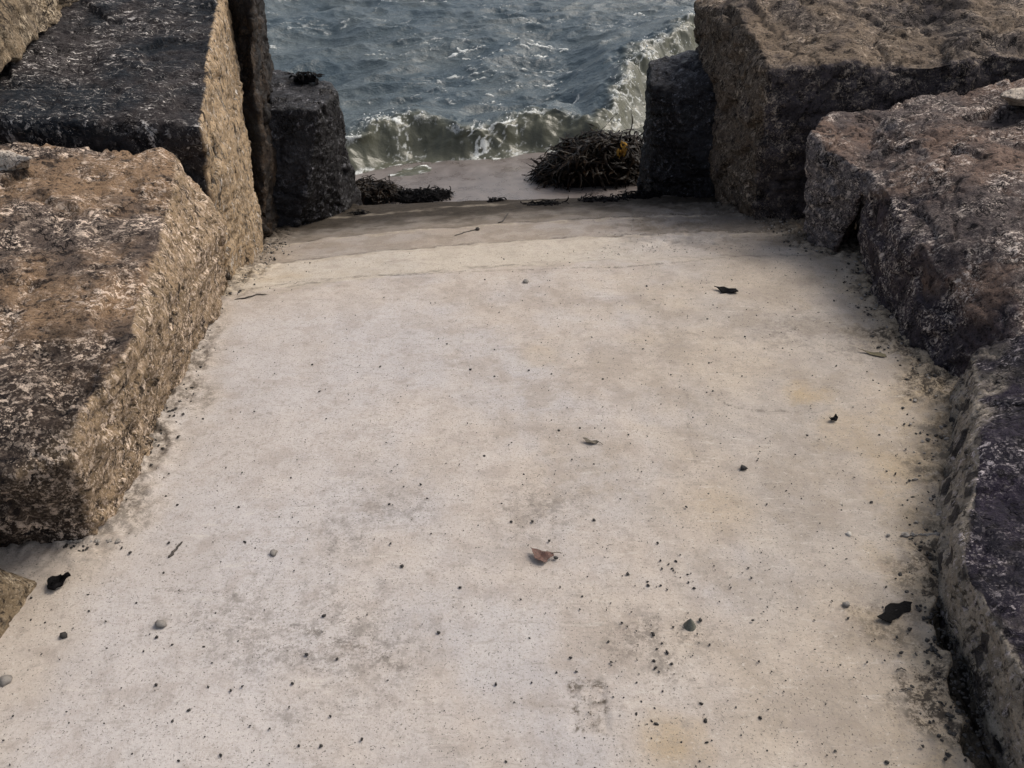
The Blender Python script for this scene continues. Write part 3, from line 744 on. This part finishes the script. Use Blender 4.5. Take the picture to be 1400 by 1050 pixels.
flake('seaweed_scrap', 'black blob of seaweed near the lower left corner of the path', 'seaweed', 80, 800,
      [(-.020, .004), (-.012, .016), (.002, .022), (.014, .014), (.024, .020), (.030, .012), (.020, .004), (.010, -.014), (.002, -.026), (-.012, -.022), (-.02, -.012)], M['weed_black'], .1, .012, .006)
flake('seaweed_scrap', 'ragged black seaweed scrap below the right end of the pour line', 'seaweed', 995, 399,
      [(-.05, .026), (-.03, .022), (-.01, .026), (.01, .012), (.034, .010), (.036, -.014), (.01, -.02), (-.006, -.01), (-.03, -.02), (-.03, .004)], M['weed_black'], .0, .008, .003)
flake('seaweed_scrap', 'tiny black seaweed scrap on the brownish grit at right', 'seaweed', 1139, 574, [(-.014, .002), (0, .006), (.012, .012), (.014, -.002), (.004, -.01), (-.008, -.008)], M['weed_black'], .2, .005, .003)
stick('grass_blade', 'short dark pointed grass blade lying left of the path middle', 'grass blade', [(230, 763), (237, 755), (244, 746), (250, 741)], .0042, M['twig'], taper=.5)
stick('twig', 'thin dark twig with a knob on the upper strip of concrete', 'twig', [(620, 323), (634, 318), (648, 314), (656, 313)], .0035, M['twig'], knob=.011)
stick('twig', 'tiny upright sprig of twig on the line above the knobbed twig', 'twig', [(680, 305), (688, 302), (692, 295), (695, 292)], .0045, M['twig'])
stick('twig', 'faint thin twig on the concrete near the foot of the tan-sided slab', 'twig', [(320, 410), (340, 406), (352, 402), (366, 403)], .003, M['twig'])
stick('twig', 'small curved twig fragment low on the right of the path', 'twig', [(1225, 916), (1232, 913), (1240, 917)], .0016, M['twig'])
stick('twig', 'small straight twig fragment just below the curved one at right', 'twig', [(1231, 943), (1238, 941), (1246, 944)], .0016, M['twig'])

# the pointed shell: a cone with growth ridges
c = on_path(943, 856); V, F = [], []; N, Rr = 20, 9
for j in range(Rr + 1):
    t = j / Rr; r = .0135 * (1 - t) ** .75 * (1 + .05 * math.cos(t * 34)); z = .024 * t
    for i in range(N): a = 2 * math.pi * i / N; V.append(P([c[0] + r * math.cos(a) * (1 + .03 * math.cos(5 * a)), c[1] + r * math.sin(a) + .003 * t, c[2] + z]))
for j in range(Rr):
    for i in range(N): a = j * N + i; b = j * N + (i + 1) % N; F.append((a, b, b + N, a + N))
tag(mesh_np('seashell', np.array(V), F, M['shell'], True, origin=c), 'pointed grey-green limpet shell standing on the concrete', 'seashell')

DK = [pebble_mesh('crumb', M['grit_dark'], 200 + k, .6, 1) for k in range(5)]
PG = [pebble_mesh('pebble', M['peb_grey'], 300 + k, .65) for k in range(3)]
PP = [pebble_mesh('pebble', M['peb_pale'], 310 + k, .65) for k in range(2)]
pebble('pebble', 'largest black pebble alone right of the path middle', 'pebble', 1016, 641, .0105, DK[0])
pebble('pebble', 'black oval pebble below the seaweed blob at lower left', 'pebble', 88, 870, .0085, DK[1])
pebble('pebble', 'grey flat pebble below the short grass blade', 'pebble', 220, 855, .015, PG[0], None, .7)
pebble('pebble', 'grey pebble right of the grass blade', 'pebble', 374, 757, .009, PG[1])
pebble('pebble', 'pale round pebble above the flat blue-black scrap', 'pebble', 1160, 732, .0075, PP[0])
pebble('pebble', 'small greyish pebble left of the flat blue-black scrap', 'pebble', 1157, 828, .008, PG[1])
pebble('pebble', 'grey pebble touching the lower left border of the photo', 'pebble', 8, 933, .012, PG[2])
pebble('pebble', 'small brown-grey pebble near the pour line left of middle of the path', 'pebble', 719, 386, .012, PG[0])
pebble('pebble', 'dark pebble against the right tip of the reddish brown leaf', 'pebble', 760, 764, .006, DK[2])
pebble('pebble', 'tiny pointed dark pebble right of the limpet shell', 'pebble', 957, 849, .005, DK[3])

CR = '105,769 102,748 62,852 43,848 43,818 121,814 122,836 187,825 224,784 302,769 231,743 335,742 327,694 400,708 227,679 243,691 214,937 236,987 259,972 302,1033 245,1041 342,993 316,945 332,939 409,1020 439,1021 452,980 495,1012 146,887 279,885 236,882 443,843 461,902 420,896 400,935 82,902 57,895 5,1013 14,1046 181,1031 170,966 285,940 215,872 477,547 446,573 610,634 584,682 532,690 575,663 552,666 534,744 550,775 662,624 716,649 720,655 686,689 699,714 728,714 722,746 751,740 782,629 812,635 793,586 813,586 764,589 859,595 824,557 812,712 858,786 796,816 803,789 629,804 600,866 502,841 850,852 891,866 899,743 903,767 919,778 940,786 949,805 886,801 903,801 976,774 1023,777 1027,791 1029,849 832,878 836,906 894,904 901,919 896,914 906,946 877,960 870,977 891,987 897,991 965,985 958,963 970,882 712,820 780,900 761,920 727,934 678,936 703,961 724,873 1153,387 1140,412 1023,440 1034,432 967,437 1018,461 1014,515 969,497 1185,509 925,555 966,537 1035,630 1082,662 1074,672 1087,622 1228,677 1103,596 1202,595 1048,690 938,694 975,701 1143,501 1216,528 1237,746 1185,906 1037,905 964,986 1039,982 1074,931 966,1016 1090,1015 1157,765 1246,809 1159,846 1212,1043 889,434 879,478 824,519 723,507 689,355 809,462 884,392 424,419 474,451 520,502 611,471 643,506 676,515 663,383 560,347 424,360 419,372 427,499 354,517 437,536 246,637 184,657 214,643 279,475 398,654 890,855 893,868 905,880 898,888 912,893 918,908 920,858 926,866 914,772 905,778 930,790 912,807 924,768 885,796 941,797'
for k, s in enumerate(CR.split()):
    a, b = map(int, s.split(','))
    pebble('crumb', 'tiny dark crumb of grit scattered on the pale concrete path', 'crumb', a, b, random.uniform(.0022, .0052), DK[k % 5], 'dark crumbs scattered on the concrete', random.uniform(.5, 1))

# uncountable finer grit: specks all over, denser along both edges
rnd = np.random.default_rng(77)
def grit(name, label, mat, spots):
    bm0 = bmesh.new(); bmesh.ops.create_icosphere(bm0, subdivisions=1, radius=1); bv = np.array([v.co[:] for v in bm0.verts]); bf = np.array([[v.index for v in f_.verts] for f_ in bm0.faces]); bm0.free()
    V, F = [], []
    for x, y, z, r in spots:
        s = bv * (1 + rnd.normal(size=(12, 1)) * .22) * P([r * rnd.uniform(.6, 1.4), r * rnd.uniform(.6, 1.4), r * .7]); a = rnd.uniform(0, 6.3)
        s = np.stack([s[:, 0] * math.cos(a) - s[:, 1] * math.sin(a), s[:, 0] * math.sin(a) + s[:, 1] * math.cos(a), s[:, 2]], 1)
        F.append(bf + 12 * len(V)); V.append(s + P([x, y, z]))
    o = mesh_np(name, np.concatenate(V), np.concatenate(F), mat, False); tag(o, label, 'grit', None, 'stuff'); return o
sp = []
for k in range(1900):
    y = rnd.uniform(.6, 3.2); x = rnd.uniform(xl(y) + .03, xr(y) - .02)
    if rnd.random() > .35 + .65 * (x > .1): continue
    sp.append((x, y, float(prof(x, y)) + .003, rnd.uniform(.0009, .0024)))
for k in range(2400):
    y = rnd.uniform(.8, 4.2); e = abs(rnd.normal()) * .055
    x = xl(y) + e - .01 if rnd.random() < .5 and y > 1.35 else xr(y) - e + .01
    sp.append((x, y, float(prof(x, y)) + .006, rnd.uniform(.0015, .0055)))
grit('grit', 'fine dark grit strewn over the concrete and gathered along its edges', M['grit_dark'], sp)
sp = []
for k in range(420):
    y = rnd.uniform(.8, 4.2); e = abs(rnd.normal()) * .05
    y = max(y, 1.4); x = xl(y) + e - .01 if rnd.random() < .4 else xr(y) - e + .01
    sp.append((x, y, float(prof(x, y)) + .008, rnd.uniform(.002, .007)))
for k in range(420):
    x = rnd.uniform(.4, 1.3); yb = 3.12 + rnd.normal() * .05 if rnd.random() < .25 else rnd.uniform(3.1, 3.9); y = yb + .13 * x - .05 * x * x
    sp.append((x, y, float(prof(x, y)) + .006, rnd.uniform(.001, .0036)))
grit('gravel', 'pale crumbled gravel along the foot of the boulders', M['peb_grey'], sp)

# ------------------------------------------------------------------ light, sky, camera
SUN_EL, SUN_AZ = math.radians(48), math.radians(60)      # azimuth from +Y towards +X
w = bpy.data.worlds.new('World'); SC.world = w; w.use_nodes = True
t = w.node_tree; bg = t.nodes['Background']; sky = t.nodes.new('ShaderNodeTexSky'); sky.sky_type = 'NISHITA'
sky.sun_disc = False; sky.sun_elevation = SUN_EL; sky.sun_rotation = SUN_AZ; sky.dust_density = 5; sky.air_density = 1.0; sky.ozone_density = 1.0
hs = t.nodes.new('ShaderNodeHueSaturation'); hs.inputs['Saturation'].default_value = .62
t.links.new(sky.outputs[0], hs.inputs['Color']); t.links.new(hs.outputs[0], bg.inputs['Color']); bg.inputs['Strength'].default_value = .13
L = bpy.data.lights.new('sun', 'SUN'); L.energy = 1.3; L.angle = math.radians(28); L.color = (1, .92, .8)
so = bpy.data.objects.new('sun', L); C.objects.link(so)
dv = Vector((math.sin(SUN_AZ) * math.cos(SUN_EL), math.cos(SUN_AZ) * math.cos(SUN_EL), math.sin(SUN_EL)))
so.rotation_euler = dv.to_track_quat('Z', 'Y').to_euler(); so.location = dv * 20
cam = bpy.data.cameras.new('camera'); cam.sensor_width = 36; cam.lens = FPX / 1400 * 36; cam.clip_start = .05; cam.clip_end = 3000
co = bpy.data.objects.new('camera', cam); C.objects.link(co); co.location = (0, 0, CAM_H); co.rotation_euler = (math.pi / 2 - PITCH, 0, 0)
SC.camera = co
SC.view_settings.view_transform = 'Standard'; SC.view_settings.look = 'None'; SC.view_settings.exposure = .52; SC.view_settings.gamma = 1
